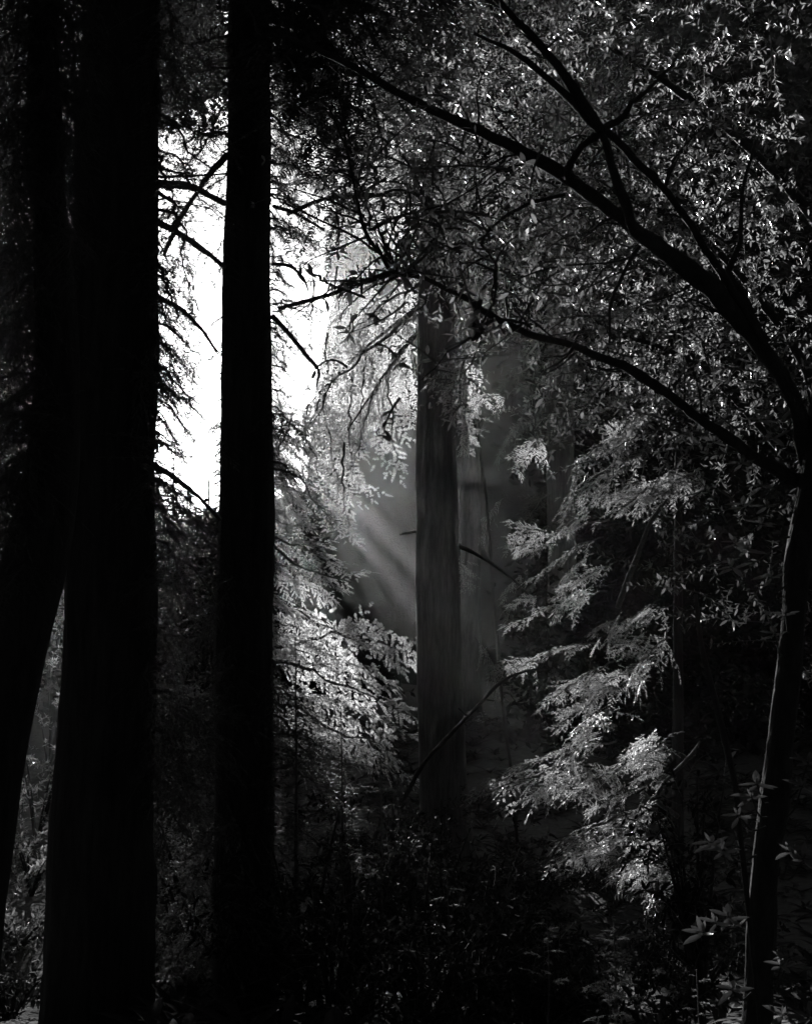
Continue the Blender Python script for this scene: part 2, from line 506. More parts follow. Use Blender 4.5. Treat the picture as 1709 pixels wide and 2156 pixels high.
def canopy_points():
    out = []
    n = 44000
    x = rng.uniform(-30, 30, n); y = rng.uniform(-26, 34, n)
    z = np.maximum(15.5, 3.2 + .60 * y) + rng.uniform(0, 3.5, n) + .04 * np.abs(x)
    out.append(np.stack([x, y, z], -1))
    m = 34000                               # the trees behind and beside the viewpoint
    t = rng.uniform(0, 1, m); side = rng.integers(0, 3, m)
    wx = np.where(side == 0, rng.uniform(-30, 30, m), np.where(side == 1, -26, 26) + rng.normal(0, 1.3, m))
    wy = np.where(side == 0, -22 + rng.normal(0, 1.3, m), rng.uniform(-24, 34, m))
    wz = rng.uniform(-2, 19, m)
    out.append(np.stack([wx, wy, wz], -1))
    return np.concatenate(out)
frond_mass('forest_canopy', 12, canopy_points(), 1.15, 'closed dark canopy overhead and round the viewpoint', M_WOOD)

# ------------------------------------------------------------------ big trunks
def tree(name, rows, d, label, cat, mat=M_RED, seed=1, top=24, flute=.09, group=None, sides=44, step=.16, flare=1.25):
    pts = trunk_pts(rows, d, top, flare)
    base = Vector((pts[0][0], pts[0][1], pts[0][2]))
    t = tag(empty(name, base), label, cat, group)
    loc = [(p[0] - base.x, p[1] - base.y, p[2] - base.z, p[3]) for p in pts]
    obj('trunk', trunk_mesh('trunk', loc, mat, seed, flute, sides, step), t)
    return t

T0 = tree('redwood_tree', [(-140, -8, 2155), (-115, 10, 1900), (-85, 48, 1600), (-35, 105, 1330), (10, 142, 1170), (50, 164, 1000), (75, 168, 800), (74, 160, 620), (70, 140, 450), (62, 130, 200), (60, 126, 0)],
          9, 'black redwood trunk curving in from the left edge, leftmost of all', 'tree', seed=3, group='near redwood trunks')
T1 = tree('redwood_tree', [(95, 322, 2155), (110, 320, 1900), (127, 322, 1600), (140, 325, 1300), (146, 328, 1000), (152, 332, 700), (160, 336, 400), (172, 338, 150), (180, 338, 0)],
          12, 'widest black redwood trunk, second from the left edge', 'tree', seed=4, group='near redwood trunks', top=22)
T2 = tree('redwood_tree', [(450, 577, 2080), (455, 577, 1600), (458, 578, 1200), (465, 575, 900), (470, 572, 600), (475, 570, 400), (480, 570, 100), (482, 570, 0)],
          16, 'straight black redwood trunk standing in front of the bright sky', 'tree', seed=5, group='near redwood trunks')
T3 = tree('redwood_tree', [(884, 988, 1720), (880, 978, 1600), (877, 970, 1400), (875, 964, 1150), (876, 960, 900), (878, 957, 700), (882, 956, 500), (886, 955, 300), (890, 953, 0)],
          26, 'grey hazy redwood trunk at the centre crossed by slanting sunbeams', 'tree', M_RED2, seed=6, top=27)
T4 = tree('redwood_tree', [(1157, 1222, 1800), (1154, 1215, 1500), (1151, 1210, 1100), (1150, 1206, 800), (1152, 1200, 400), (1154, 1196, 0)],
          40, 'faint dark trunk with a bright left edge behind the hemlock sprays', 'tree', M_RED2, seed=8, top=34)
T5 = tree('redwood_tree', [(966, 1016, 1720), (968, 1013, 1400), (970, 1010, 1000), (972, 1006, 600), (974, 1004, 0)],
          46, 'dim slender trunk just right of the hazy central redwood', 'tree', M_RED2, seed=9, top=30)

def limb(tree_, rows, mat, name='branch', sides=8, seed=0, step=.07):
    """rows: (x, y, half width, distance) in working coordinates."""
    rng2 = np.random.default_rng(seed)
    P = []
    for x, y, h, d in rows:
        c = pix(x, y, d); P.append((c.x - tree_.location.x, c.y - tree_.location.y, c.z - tree_.location.z, h / F0 * d))
    Q = resample(P, step)
    Q[:, :3] += np.cumsum(rng2.normal(0, .0032, (len(Q), 3)), 0)
    mb = MB(); tube(mb, Q[:, :3], np.maximum(Q[:, 3], .002), sides, .22, rng2)
    return obj(name, mb.mesh(name, mat, True), tree_)

# limbs and dead sticks on the near redwoods
for rows in ([(330, 465, 8, 12), (400, 507, 6, 12.3), (470, 566, 5, 12.8)],
             [(335, 388, 9, 12), (400, 391, 8, 12.4), (475, 428, 7, 13)],
             [(328, 622, 6, 12), (375, 648, 5, 12.3), (420, 690, 4, 12.6), (458, 740, 3, 12.9)],
             [(325, 978, 6, 12), (390, 1020, 5, 12.4), (430, 1055, 4, 12.7), (462, 1090, 4, 13)],
             [(330, 372, 3, 12), (400, 368, 2.5, 12.4), (475, 362, 2, 12.8)],
             [(328, 1160, 4, 12), (400, 1190, 3, 12.4), (455, 1260, 2, 12.8)]):
    limb(T1, rows, M_TWIG, seed=len(rows) + int(rows[0][1]))
for rows in ([(478, 325, 7, 16), (430, 380, 6, 15.8), (370, 480, 5, 15.5), (345, 540, 4, 15.4)],
             [(574, 665, 6, 16), (600, 692, 5, 15.9), (640, 742, 4.5, 15.8), (668, 775, 4, 15.7), (664, 812, 2, 15.7)],
             [(574, 555, 4, 16), (610, 560, 3.5, 15.9), (640, 585, 3, 15.8), (650, 612, 2, 15.8)],
             [(578, 1150, 3, 16), (620, 1185, 2.5, 15.8), (680, 1210, 2, 15.6), (740, 1225, 1.2, 15.5)],
             [(576, 435, 4, 16), (620, 450, 3.5, 15.7), (680, 485, 3, 15.4)]):
    limb(T2, rows, M_TWIG, seed=len(rows) + int(rows[0][1]))
for rows in ([(884, 640, 3.5, 26), (785, 718, 3, 26.6), (700, 800, 2.4, 27.2), (645, 863, 1.6, 27.6)],
             [(880, 700, 3, 26), (854, 733, 2.6, 26.4), (780, 830, 2.2, 27), (730, 903, 1.6, 27.4)],
             [(950, 1142, 4.5, 26), (1000, 1166, 4, 25.8), (1060, 1205, 3.2, 25.5), (1115, 1255, 2, 25.2), (1160, 1310, 1, 25)],
             [(884, 560, 7, 26), (800, 585, 6, 25.8), (700, 620, 5, 25.6), (590, 650, 4, 25.4)],
             [(886, 400, 7, 26), (800, 410, 6, 25.8), (690, 415, 5, 25.6), (600, 450, 4, 25.4)],
             [(875, 1120, 3, 26), (845, 1125, 2, 25.8)]):
    limb(T3, rows, M_RED, seed=len(rows) + int(rows[0][1]))

def bp(tree_, set_, x0, y0, x1, y1, d0, d1, roll=None, width=1.0):
    r = RND.uniform(-.7, .7) if roll is None else roll
    place_bough(tree_, RND.choice(set_), pix(x0, y0, d0), pix(x1, y1, d1), r, width)

# dark boughs of the two near redwoods
y = -300
while y < 1750:
    if y < 560:   ln = RND.uniform(30, 170)
    elif y < 1060: ln = RND.uniform(0, 120)
    else: ln = RND.uniform(20, 130)
    dz = RND.choice((-1, 1)) * RND.uniform(.7, 1.7)
    bp(T1, DARK + DARKH, 305, y, 318 + ln, y + RND.uniform(10, 130), 12.2, 12.2 + dz, None, 1.0)
    y += RND.uniform(16, 34) if (y < 500 or y > 1080) else RND.uniform(15, 34)
y = -300
while y < 2000:
    if y < 300 or y > 1120:
        bp(T2, DARK + DARKH, 490, y, 490 - RND.uniform(30, 150), y + RND.uniform(10, 110), 16, 16 + RND.choice((-1, 1)) * RND.uniform(.8, 2), None, 1.0)
    y += RND.uniform(26, 50)
for y in range(-340, 130, 11):
    bp(T2, DARK + DARKH, 560, y, RND.uniform(640, 1080), y + RND.uniform(20, 150), 15.5, RND.uniform(12.5, 15.5), None, 1.1)
for a in ((316, 750, 428, 870), (316, 790, 440, 895), (316, 830, 425, 930), (316, 640, 402, 730), (316, 700, 410, 775), (316, 1000, 440, 1085), (316, 1030, 450, 1115), (316, 770, 415, 840), (316, 860, 400, 960), (316, 590, 396, 660)):
    for k in range(2):
        bp(T1, DARK, *a, 12.1, 12.1 + RND.uniform(-.9, .9), None, 1.0)
for y in list(range(300, 960, 26)):
    bp(T2, DARK + DARKH, 565, y, RND.uniform(585, 690 if y < 650 else 640), y + RND.uniform(0, 70), 16, 16 + RND.choice((-1, 1)) * RND.uniform(.4, 1.3), None, .8)
for y in list(range(310, 1120, 48)):
    bp(T2, DARK + DARKH, 485, y, RND.uniform(410, 455), y + RND.uniform(0, 70), 16, 16 + RND.choice((-1, 1)) * RND.uniform(.4, 1.2), None, .8)
for y in range(1380, 2100, 40):
    bp(T2, DARK, 560, y, RND.uniform(610, 760), y + RND.uniform(20, 120), 16, RND.uniform(14, 15.5), None, 1.0)
for a in ((560, 190, 720, 270), (560, 215, 760, 300), (565, 235, 690, 330), (560, 205, 640, 260), (560, 225, 800, 320), (565, 20, 640, 210), (570, 300, 660, 360), (572, 480, 640, 500), (572, 970, 650, 1010), (572, 985, 690, 1060), (575, 640, 660, 632), (575, 655, 690, 640), (570, 410, 690, 470), (570, 340, 750, 400)):
    bp(T2, DARK, *a, 15.8, RND.uniform(14.3, 15.4))
for y in range(-260, 1160, 15):
    bp(T0, DARK + DARKH, 90, y, 85 - RND.uniform(60, 170), y + RND.uniform(20, 140), 9, 9 + RND.choice((-1, 1)) * RND.uniform(.3, 1.1), None, 1.1)
    if y < 470: bp(T0, DARK + DARKH, 105, y, 110 + RND.uniform(20, 90), y + RND.uniform(40, 120), 9.1, 9.1 + RND.choice((-1, 1)) * RND.uniform(.3, 1.0))

# pale hanging boughs of the central redwood
for a in ((880, 600, 690, 700), (884, 640, 640, 870), (880, 700, 725, 915), (880, 400, 720, 480), (884, 330, 740, 390),
          (886, 520, 700, 640), (884, 560, 740, 690), (884, 650, 800, 760)):
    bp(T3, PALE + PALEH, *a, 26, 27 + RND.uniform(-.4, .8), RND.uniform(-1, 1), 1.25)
for k in range(15):
    y = 80 + k * 25
    bp(T3, PALE + PALEH, RND.uniform(800, 886), y, RND.uniform(610, 760), y + RND.uniform(10, 90), 26.5, 27 + RND.uniform(-1, 1), RND.uniform(-1.2, 1.2), 1.0)
for x0, y0, x1, y1 in ((840, 730, 828, 990), (800, 720, 790, 905), (770, 740, 752, 950), (742, 780, 730, 1000), (700, 800, 700, 1030), (675, 825, 668, 1000), (648, 850, 640, 990), (862, 760, 868, 890),
                       (615, 870, 608, 1020), (725, 930, 722, 1135), (790, 640, 775, 800), (740, 660, 730, 820), (690, 700, 680, 860), (840, 640, 835, 790), (660, 600, 650, 760), (780, 540, 770, 680), (710, 560, 700, 720)):
    bp(T3, PALE, x0, y0, x1, y1, 27.4, 27.8, RND.uniform(-.6, .6), 1.15)
for a in ((1015, 715, 895, 790), (1015, 740, 930, 770), (1000, 755, 965, 870), (1150, 925, 1085, 975), (1060, 830, 1000, 870), (980, 860, 975, 940)):
    bp(T3, PALE, *a, 25.0, 24.3, RND.uniform(-.9, .9), 1.3)
for a in ((968, 1170, 985, 1240), (1110, 1200, 1050, 1260), (1000, 1340, 1060, 1460), (1010, 1480, 1060, 1600), (1060, 1040, 1000, 1130), (1100, 880, 1040, 960)):
    bp(T5, HEM, *a, 44, 43.5, RND.uniform(-.9, .9), 1.3)
for y in range(200, 1500, 90):
    bp(T4, DARK, 1180, y, 1180 + RND.choice((-1, 1)) * RND.uniform(60, 160), y + RND.uniform(30, 120), 40, 39, None, 1.2)

# ------------------------------------------------------------------ pale young fir behind the straight trunk
FIR = tree('fir_tree', [(515, 545, 1750), (518, 543, 1500), (522, 540, 1200), (526, 536, 900), (529, 533, 700)], 29.5,
           'pale sunlit young fir spreading its boughs right of the straight black trunk', 'tree', M_TWIG, 21, 13, .03, sides=14)
for a in ((535, 1080, 655, 1095), (535, 1120, 740, 1190), (535, 1180, 722, 1215), (535, 1225, 700, 1265), (535, 1270, 805, 1335), (535, 1320, 835, 1405), (540, 1370, 872, 1400), (540, 1415, 872, 1460),
          (560, 1450, 860, 1500), (540, 1470, 845, 1550), (535, 960, 660, 1015), (535, 900, 640, 945), (535, 1010, 705, 1055), (540, 1150, 640, 1230), (540, 1290, 690, 1330), (540, 1350, 720, 1390),
          (540, 1500, 800, 1590), (540, 1540, 880, 1600), (540, 1240, 660, 1300), (540, 1050, 610, 1120)):
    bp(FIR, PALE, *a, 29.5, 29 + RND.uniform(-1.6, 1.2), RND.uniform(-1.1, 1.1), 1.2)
FIR2 = tree('fir_tree', [(548, 572, 1500), (550, 570, 1000), (553, 568, 500), (556, 566, 100)], 38,
            'taller hazy fir whose boughs veil the white sky right of the straight trunk', 'tree', M_TWIG, 23, 26, .03, sides=14)
y = -60
while y < 1060:
    ln = RND.uniform(40, 270) if y < 470 else RND.uniform(30, 80)
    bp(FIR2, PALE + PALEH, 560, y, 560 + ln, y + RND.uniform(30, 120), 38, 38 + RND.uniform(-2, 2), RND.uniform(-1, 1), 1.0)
    y += RND.uniform(9, 20) if y < 470 else RND.uniform(9, 22)

# ------------------------------------------------------------------ hemlock on the right
def hem_fit(x0, y0, x1, y1):
    k = .80                                 # root drawn in towards the tip: tiers stay apart
    return x1 + (x0 - x1) * k, y1 + (y0 - y1) * k, x1, y1
HEMT = tree('hemlock_tree', [(1412, 1440, 1950), (1414, 1438, 1600), (1417, 1436, 1300), (1420, 1434, 1000), (1424, 1432, 800)], 20,
            'young hemlock with tiers of grey feathery sprays right of the hazy trunk', 'tree', M_RED, 22, 8.5, .03, sides=14)
for a in ((1400, 885, 1190, 965), (1420, 920, 1170, 1060), (1400, 985, 1200, 1085), (1470, 950, 1345, 1060), (1500, 980, 1390, 1050), (1330, 1080, 1090, 1150), (1310, 1110, 1105, 1210), (1330, 1165, 1165, 1250),
          (1330, 1230, 1065, 1305), (1420, 1240, 1265, 1345), (1450, 1255, 1300, 1330), (1430, 1300, 1330, 1400), (1300, 1345, 1070, 1390), (1330, 1370, 1130, 1480), (1350, 1410, 1180, 1520), (1310, 1480, 1200, 1560),
          (1350, 1550, 1080, 1600), (1330, 1590, 990, 1665), (1300, 1610, 1040, 1700), (1420, 1590, 1180, 1650), (1430, 1630, 1240, 1700), (1410, 1690, 1170, 1780), (1440, 1730, 1150, 1820), (1440, 1750, 1090, 1850),
          (1450, 1770, 1280, 1840), (1450, 1790, 1360, 1860), (1500, 1790, 1395, 1860), (1440, 1620, 1330, 1640), (1430, 1560, 1330, 1600), (1380, 830, 1300, 930), (1420, 1690, 1300, 1740)):
    dh = 2.6 if a[2] < 1110 else 0
    bp(HEMT, HEM, *hem_fit(*a), 20 + dh, 19 + dh * 1.4 + RND.uniform(-1.1, 1.1), RND.uniform(-.8, .8), .7)
    for _ in range(2):
        u = RND.uniform(.15, .75); ox, oy = RND.uniform(-25, 25), RND.uniform(-28, 28)
        xm, ym = a[0] + (a[2] - a[0]) * u + ox, a[1] + (a[3] - a[1]) * u + oy; an = RND.uniform(1.9, 3.9); L = RND.uniform(45, 100)
        bp(HEMT, HEM, xm, ym, xm + math.cos(an) * L, ym + abs(math.sin(an)) * L * .8, 19.6 + dh + RND.uniform(-.5, .5), 19.2 + dh + RND.uniform(-1, 1), RND.uniform(-1.4, 1.4), .9)
limb(HEMT, [(1425, 1720, 5, 19.6), (1385, 1672, 4.5, 19.2), (1455, 1590, 4, 18.8), (1475, 1560, 2, 18.6)], M_TWIG, seed=77)

# ------------------------------------------------------------------ near broadleaf tree at the right edge
TR = tree('tanoak_tree', [(1570, 1622, 2150), (1578, 1628, 1950), (1590, 1638, 1800), (1608, 1655, 1690), (1620, 1668, 1545), (1634, 1682, 1430), (1648, 1692, 1300), (1660, 1706, 1150), (1688, 1728, 1000), (1706, 1744, 850), (1725, 1760, 650), (1740, 1772, 300)],
          6.2, 'near broadleaf tree with rim-lit leaning trunk and long black arching limbs', 'tree', M_SMOOTH, 31, 5.5, .16, sides=28, step=.05)
D = lambda a, b, n: [a + (b - a) * i / (n - 1) for i in range(n)]
def chain(pts, d0, d1):
    n = len(pts); return [(*p, d) for p, d in zip(pts, D(d0, d1, n))]
LIMBS = [
    [(1705, 1000, 22), (1672, 850, 20), (1600, 735, 22), (1540, 665, 23), (1480, 592, 23), (1400, 530, 21), (1345, 490, 19), (1200, 380, 16), (1100, 322, 14), (1000, 278, 13), (870, 220, 11), (740, 145, 9), (620, 95, 6), (540, 80, 3)],
    [(1675, 1010, 17), (1600, 962, 14), (1500, 893, 13), (1440, 842, 12), (1390, 808, 12), (1300, 757, 10), (1200, 714, 9), (1120, 690, 8), (1050, 660, 7.5), (1000, 625, 7), (950, 600, 6.5), (880, 575, 5.5), (830, 565, 5), (808, 530, 4.5), (775, 483, 4), (762, 430, 3.5), (745, 330, 3), (725, 200, 2)],
    [(1335, 487, 12), (1310, 420, 11), (1290, 370, 10), (1275, 310, 10), (1263, 270, 11)],
    [(1263, 274, 13), (1230, 222, 12), (1180, 150, 11), (1130, 98, 10), (1085, 52, 9), (1040, 0, 8), (1000, -60, 6)],
    [(1255, 268, 9), (1170, 180, 8), (1110, 125, 7), (1060, 98, 6), (1000, 70, 4)],
    [(1610, 720, 9), (1530, 600, 9), (1480, 530, 9), (1450, 480, 9), (1400, 410, 9), (1330, 340, 8), (1290, 293, 9), (1263, 275, 10)],
    [(1195, 375, 8), (1200, 350, 7), (1228, 303, 7), (1263, 277, 8)],
    [(1263, 274, 8), (1310, 240, 7), (1325, 212, 6), (1390, 150, 4), (1440, 60, 3)],
    [(1600, 710, 10), (1560, 620, 9), (1530, 572, 8), (1556, 500, 6), (1558, 400, 5), (1590, 280, 4)],
    [(1190, 408, 4), (1100, 440, 3.5), (1040, 480, 3.5), (1015, 520, 3.5), (1045, 560, 3), (1040, 640, 3), (1000, 715, 3)],
    [(1345, 520, 5), (1310, 580, 4), (1286, 640, 3.5), (1285, 725, 3)],
    [(1010, 632, 5), (995, 670, 7), (992, 715, 6), (1010, 690, 5), (1040, 668, 4), (1100, 680, 3)],
    [(815, 548, 3), (740, 500, 3), (660, 465, 2.5), (600, 430, 2)],
    [(1170, 715, 2), (1060, 620, 2), (1160, 570, 2.5), (1300, 560, 2), (1360, 540, 2)],
    [(1640, 760, 8), (1650, 820, 9), (1684, 905, 10), (1700, 1010, 10)],
    [(775, 483, 3), (850, 450, 2.5), (920, 430, 2), (1010, 380, 1.5)],
    [(840, 566, 3), (760, 585, 2.5), (700, 600, 2), (610, 660, 1.5)],
]
DEP = [(6.3, 5.0), (6.3, 5.0), (5.55, 5.4), (5.4, 5.2), (5.4, 5.2), (6.0, 5.4), (5.5, 5.4), (5.4, 5.6), (6.05, 6.2), (5.5, 5.2), (5.7, 5.5), (5.25, 5.1), (5.1, 5.2), (5.5, 5.5), (6.15, 6.25), (5.1, 5.2), (5.1, 5.2)]
for i, (pts, dd) in enumerate(zip(LIMBS, DEP)):
    limb(TR, chain([(x, y, h * .9) for x, y, h in pts], *dd), M_SMOOTH, seed=300 + i, sides=10, step=.05)

def twiglets(tree_, n, seed):
    rg = random.Random(seed)
    for k in range(n):
        i = rg.choice((0, 0, 0, 1, 1, 1, 3, 5, 9)); pts = chain(LIMBS[i], *DEP[i])
        j = rg.randrange(2, len(pts) - 1) if len(pts) > 5 else rg.randrange(1, len(pts) - 1)
        u = rg.random(); p = [a + (b - a) * u for a, b in zip(pts[j], pts[j + 1])]
        an = rg.uniform(2.2, 5.6); L = rg.uniform(60, 190); rows = [(p[0], p[1], 2.6, p[3])]; x, y, d = p[0], p[1], p[3]
        for q in range(4):
            an += rg.uniform(-.45, .45); x += math.cos(an) * L / 4; y += math.sin(an) * L / 4; d += rg.uniform(-.12, .12)
            rows.append((x, y, 2.4 - q * .5, d))
        limb(tree_, rows, M_SMOOTH, 'twig', 5, seed + k, .04)
twiglets(TR, 80, 900)

# slender stem in front of the near tree
SAP = tree('slender_sapling', [(1572, 1580, 1935), (1563, 1572, 1850), (1550, 1560, 1740), (1540, 1551, 1650), (1519, 1531, 1560), (1494, 1507, 1460), (1470, 1481, 1360), (1460, 1466, 1250)], 5.95,
           'slender rim-lit stem leaning left just in front of the near broadleaf trunk', 'sapling', M_SMOOTH, 33, 1.9, .06, sides=10, step=.05)

# individual large leaves in whorls on short twigs
LEAVES = [leaf_mesh('leaf', M_LEAF, .15, .05, .10), leaf_mesh('leaf', M_LEAF, .17, .07, .22), leaf_mesh('leaf', M_LEAF, .14, .04, -.05)]
def whorl(tree_, x, y, d, xa, ya, da, n=7, ll=.095, seed=0):
    rg = random.Random(seed)
    c, a = pix(x, y, d * .86), pix(xa, ya, da * .86)
    mid = (c + a) / 2 + Vector((0, 0, -.04))
    P = resample([list(a - tree_.location), list(mid - tree_.location), list(c - tree_.location)], .04)
    mb = MB(); tube(mb, P, np.linspace(.006, .0025, len(P)), 5)
    tw = obj('twig', mb.mesh('twig', M_SMOOTH, True), tree_)
    t = (c - a).normalized(); t = (t * .4 + Vector((0, -.15, .8))).normalized()
    e1 = t.cross(Vector((.3, 1, .1))).normalized(); e2 = t.cross(e1)
    for k in range(n):
        up = k >= n - 2
        an = k * 2.4 + rg.uniform(-.3, .3)
        lean = rg.uniform(1.2, 2.2) if up else rg.uniform(-.15, .5)
        ax = (e1 * math.cos(an) + e2 * math.sin(an) + t * lean).normalized()
        yv = t.cross(ax).normalized() if not up else e1
        zv = ax.cross(yv).normalized(); yv = zv.cross(ax)
        s = ll * (rg.uniform(.45, .6) if up else rg.uniform(.75, 1.2))
        m = Matrix((ax * s, yv * s, zv * s)).transposed().to_4x4()
        m.translation = c - tree_.location - t * (0 if up else k * .004)
        obj('leaf', rg.choice(LEAVES), tw, mtx=m)
W = [(1170, 742, 8.3, 1190, 712, 8.5), (1440, 770, 7.9, 1440, 842, 7.8), (1545, 1140, 6.9, 1640, 1150, 7.2), (1572, 1155, 6.8, 1640, 1180, 7.2), (1540, 1192, 6.8, 1630, 1230, 7.2), (1602, 1100, 6.9, 1660, 1130, 7.2),
     (1520, 1788, 6.6, 1590, 1800, 7.1), (1495, 1772, 6.7, 1570, 1790, 7.1), (1660, 1790, 6.8, 1640, 1850, 7.2), (1690, 1805, 6.7, 1640, 1850, 7.2), (1552, 1715, 6.7, 1610, 1740, 7.1), (1580, 1675, 6.8, 1612, 1720, 7.1),
     (1478, 1962, 6.5, 1575, 1930, 7), (1505, 1940, 6.6, 1575, 1930, 7), (1532, 1928, 6.6, 1575, 1930, 7), (1662, 2012, 6.8, 1625, 2060, 7.2), (1642, 2030, 6.8, 1625, 2080, 7.2), (1692, 772, 7, 1705, 850, 7.2),
     (1650, 742, 7.3, 1640, 790, 7.4), (1582, 762, 7.5, 1600, 740, 7.8), (1602, 1020, 7, 1660, 1000, 7.3), (1562, 1062, 6.9, 1640, 1010, 7.3), (1622, 918, 7.1, 1670, 880, 7.4), (1600, 882, 7.1, 1668, 850, 7.4),
     (1592, 800, 7.3, 1650, 820, 7.4), (1500, 928, 7.3, 1520, 905, 7.6), (1440, 915, 7.4, 1480, 880, 7.7), (1540, 682, 7.9, 1560, 690, 8.0), (1560, 972, 7.1, 1590, 958, 7.4), (1622, 1212, 6.9, 1655, 1230, 7.2),
     (1652, 1290, 6.9, 1660, 1330, 7.2), (1630, 1332, 6.9, 1645, 1380, 7.2), (1540, 2080, 6.6, 1580, 2090, 7), (1700, 1602, 6.9, 1660, 1680, 7.2), (1688, 1652, 6.9, 1650, 1720, 7.2), (1702, 2140, 6.7, 1630, 2150, 7.2),
     (1648, 2135, 6.7, 1625, 2150, 7.2), (1592, 1648, 6.9, 1615, 1690, 7.1), (1612, 1062, 6.9, 1660, 1050, 7.3), (1515, 1180, 6.9, 1560, 1190, 6.9), (1530, 870, 7.4, 1540, 915, 7.5)]
for i, a in enumerate(W):
    whorl(TR, *a, n=7 + (i % 3 == 0), ll=.073 + .017 * ((i * 7) % 5) / 5, seed=i)

# massed smaller leaves of the same tree (too many to pick apart)
def leaf_mass(tree_, seed, n, polys, d0, d1, leaf_len, mat, lps=26, tl=(.35, .8), whorl_n=6):
    rg = np.random.default_rng(seed)
    m = max(1, n // 7); S = np.repeat(volume_points(rg, m, polys, d0, d1), 7, 0)
    n = len(S); S = S + rg.normal(0, .026 * (d0 + d1) / 2, (n, 3))
    dr = rg.normal(0, 1, (n, 3)) * [1, .7, .6] + [-.5, -.2, .15]
    tw, lf = leafy_twigs(seed + 1, S - np.array(tree_.location), dr, rg.uniform(*tl, n), lps, leaf_len, mat, whorl_n)
    a = obj('twigs', tw, tree_); a['kind'] = 'stuff'
    b = obj('foliage', lf, tree_); b['kind'] = 'stuff'
leaf_mass(TR, 400, 120, [(870, 400, 985, 570, 4), (800, 300, 1000, 520, 3), (790, 480, 980, 680, 3), (850, 700, 1060, 830, 1), (1000, 640, 1110, 720, .6)], 4.8, 5.6, .05, M_LEAF, 34, (.12, .28), 5)
leaf_mass(TR, 410, 150, [(1050, 100, 1520, 900, 3), (1520, 100, 1700, 500, .1), (1520, 500, 1700, 900, .8), (850, 180, 1150, 420, 1.4), (1450, 900, 1700, 1400, .8)], 8.6, 10.5, .058, M_LEAF, 38)

leaf_mass(TR, 430, 130, [(1080, 470, 1640, 900, 3), (1250, 250, 1650, 500, 1.2), (1480, 900, 1640, 1250, .6)], 6.3, 8.2, .046, M_LEAF, 42, (.2, .45))

BAY = tree('bay_tree', [(1742, 1790, 1900), (1738, 1782, 1500), (1735, 1776, 1000), (1735, 1770, 500), (1735, 1765, 0)], 13.5,
           'broadleaf crown of small glittering leaves filling the upper right behind the limbs', 'tree', M_SMOOTH, 41, 12, .05, sides=20)
leaf_mass(BAY, 420, 880, [(1000, -80, 1500, 480, 5), (1500, -80, 1720, 480, .35), (1080, 420, 1600, 900, 5), (1600, 420, 1720, 900, .6), (900, 180, 1100, 560, 1.0), (1500, 880, 1750, 1300, .5)], 10.8, 15, .066, M_LEAF, 40)
leaf_mass(BAY, 440, 240, [(1120, 430, 1520, 900, 1)], 14.8, 18, .075, M_LEAF, 38)
for rows in ([(1750, 900, 14, 13.5), (1650, 700, 10, 13), (1500, 520, 8, 12.6), (1330, 420, 6, 12.4), (1150, 380, 4, 12.2)], [(1750, 500, 12, 13.5), (1600, 330, 9, 13), (1420, 180, 7, 12.8), (1250, 80, 4, 12.6)], [(1750, 1100, 10, 13.5), (1600, 900, 8, 13), (1450, 760, 6, 12.8), (1250, 690, 4, 12.4)]):
    limb(BAY, rows, M_SMOOTH, seed=int(rows[0][1]))

# ------------------------------------------------------------------ understory
def shrub(x, ytop, d, w, label, mat, seed, n=70, ll=.09, group=None, h=None, lps=24, name='shrub', cat='shrub'):
    rg = np.random.default_rng(seed)
    top = pix(x, ytop, d); g = ground_z(top.x, d)
    base = Vector((top.x, d, g - .05)); H = h or max(.5, top.z - g)
    t = tag(empty(name, base), label, cat, group)
    mb = MB(); st, dr = [], []
    for k in range(7):
        an = rg.uniform(0, 6.28); e = np.array([math.cos(an) * w * rg.uniform(.2, .8), math.sin(an) * w * rg.uniform(.2, .8), H * rg.uniform(.55, .95)])
        q = np.linspace(0, 1, 7)[:, None]
        C = e * q + np.array([0, 0, .12 * H]) * np.sin(q * 3)
        tube(mb, C, np.linspace(.03, .006, 7), 5)
        for _ in range(n // 7):
            u = rg.uniform(.2, 1); st.append(e * u + rg.normal(0, .12, 3) * [w, w, H * .6]); v = e * [1, 1, .3] + rg.normal(0, .6, 3) + [0, 0, .3]; dr.append(v)
    obj('stem', mb.mesh('stem', M_RED), t)
    st = np.array(st); st[:, 2] = np.clip(st[:, 2], .1, None)
    tw, lf = leafy_twigs(seed, st, np.array(dr), rg.uniform(.25, .6, len(st)) * max(1, ll / .1 * .7), lps, ll, mat, 5)
    obj('twigs', tw, t)['kind'] = 'stuff'; obj('foliage', lf, t)['kind'] = 'stuff'
    return t

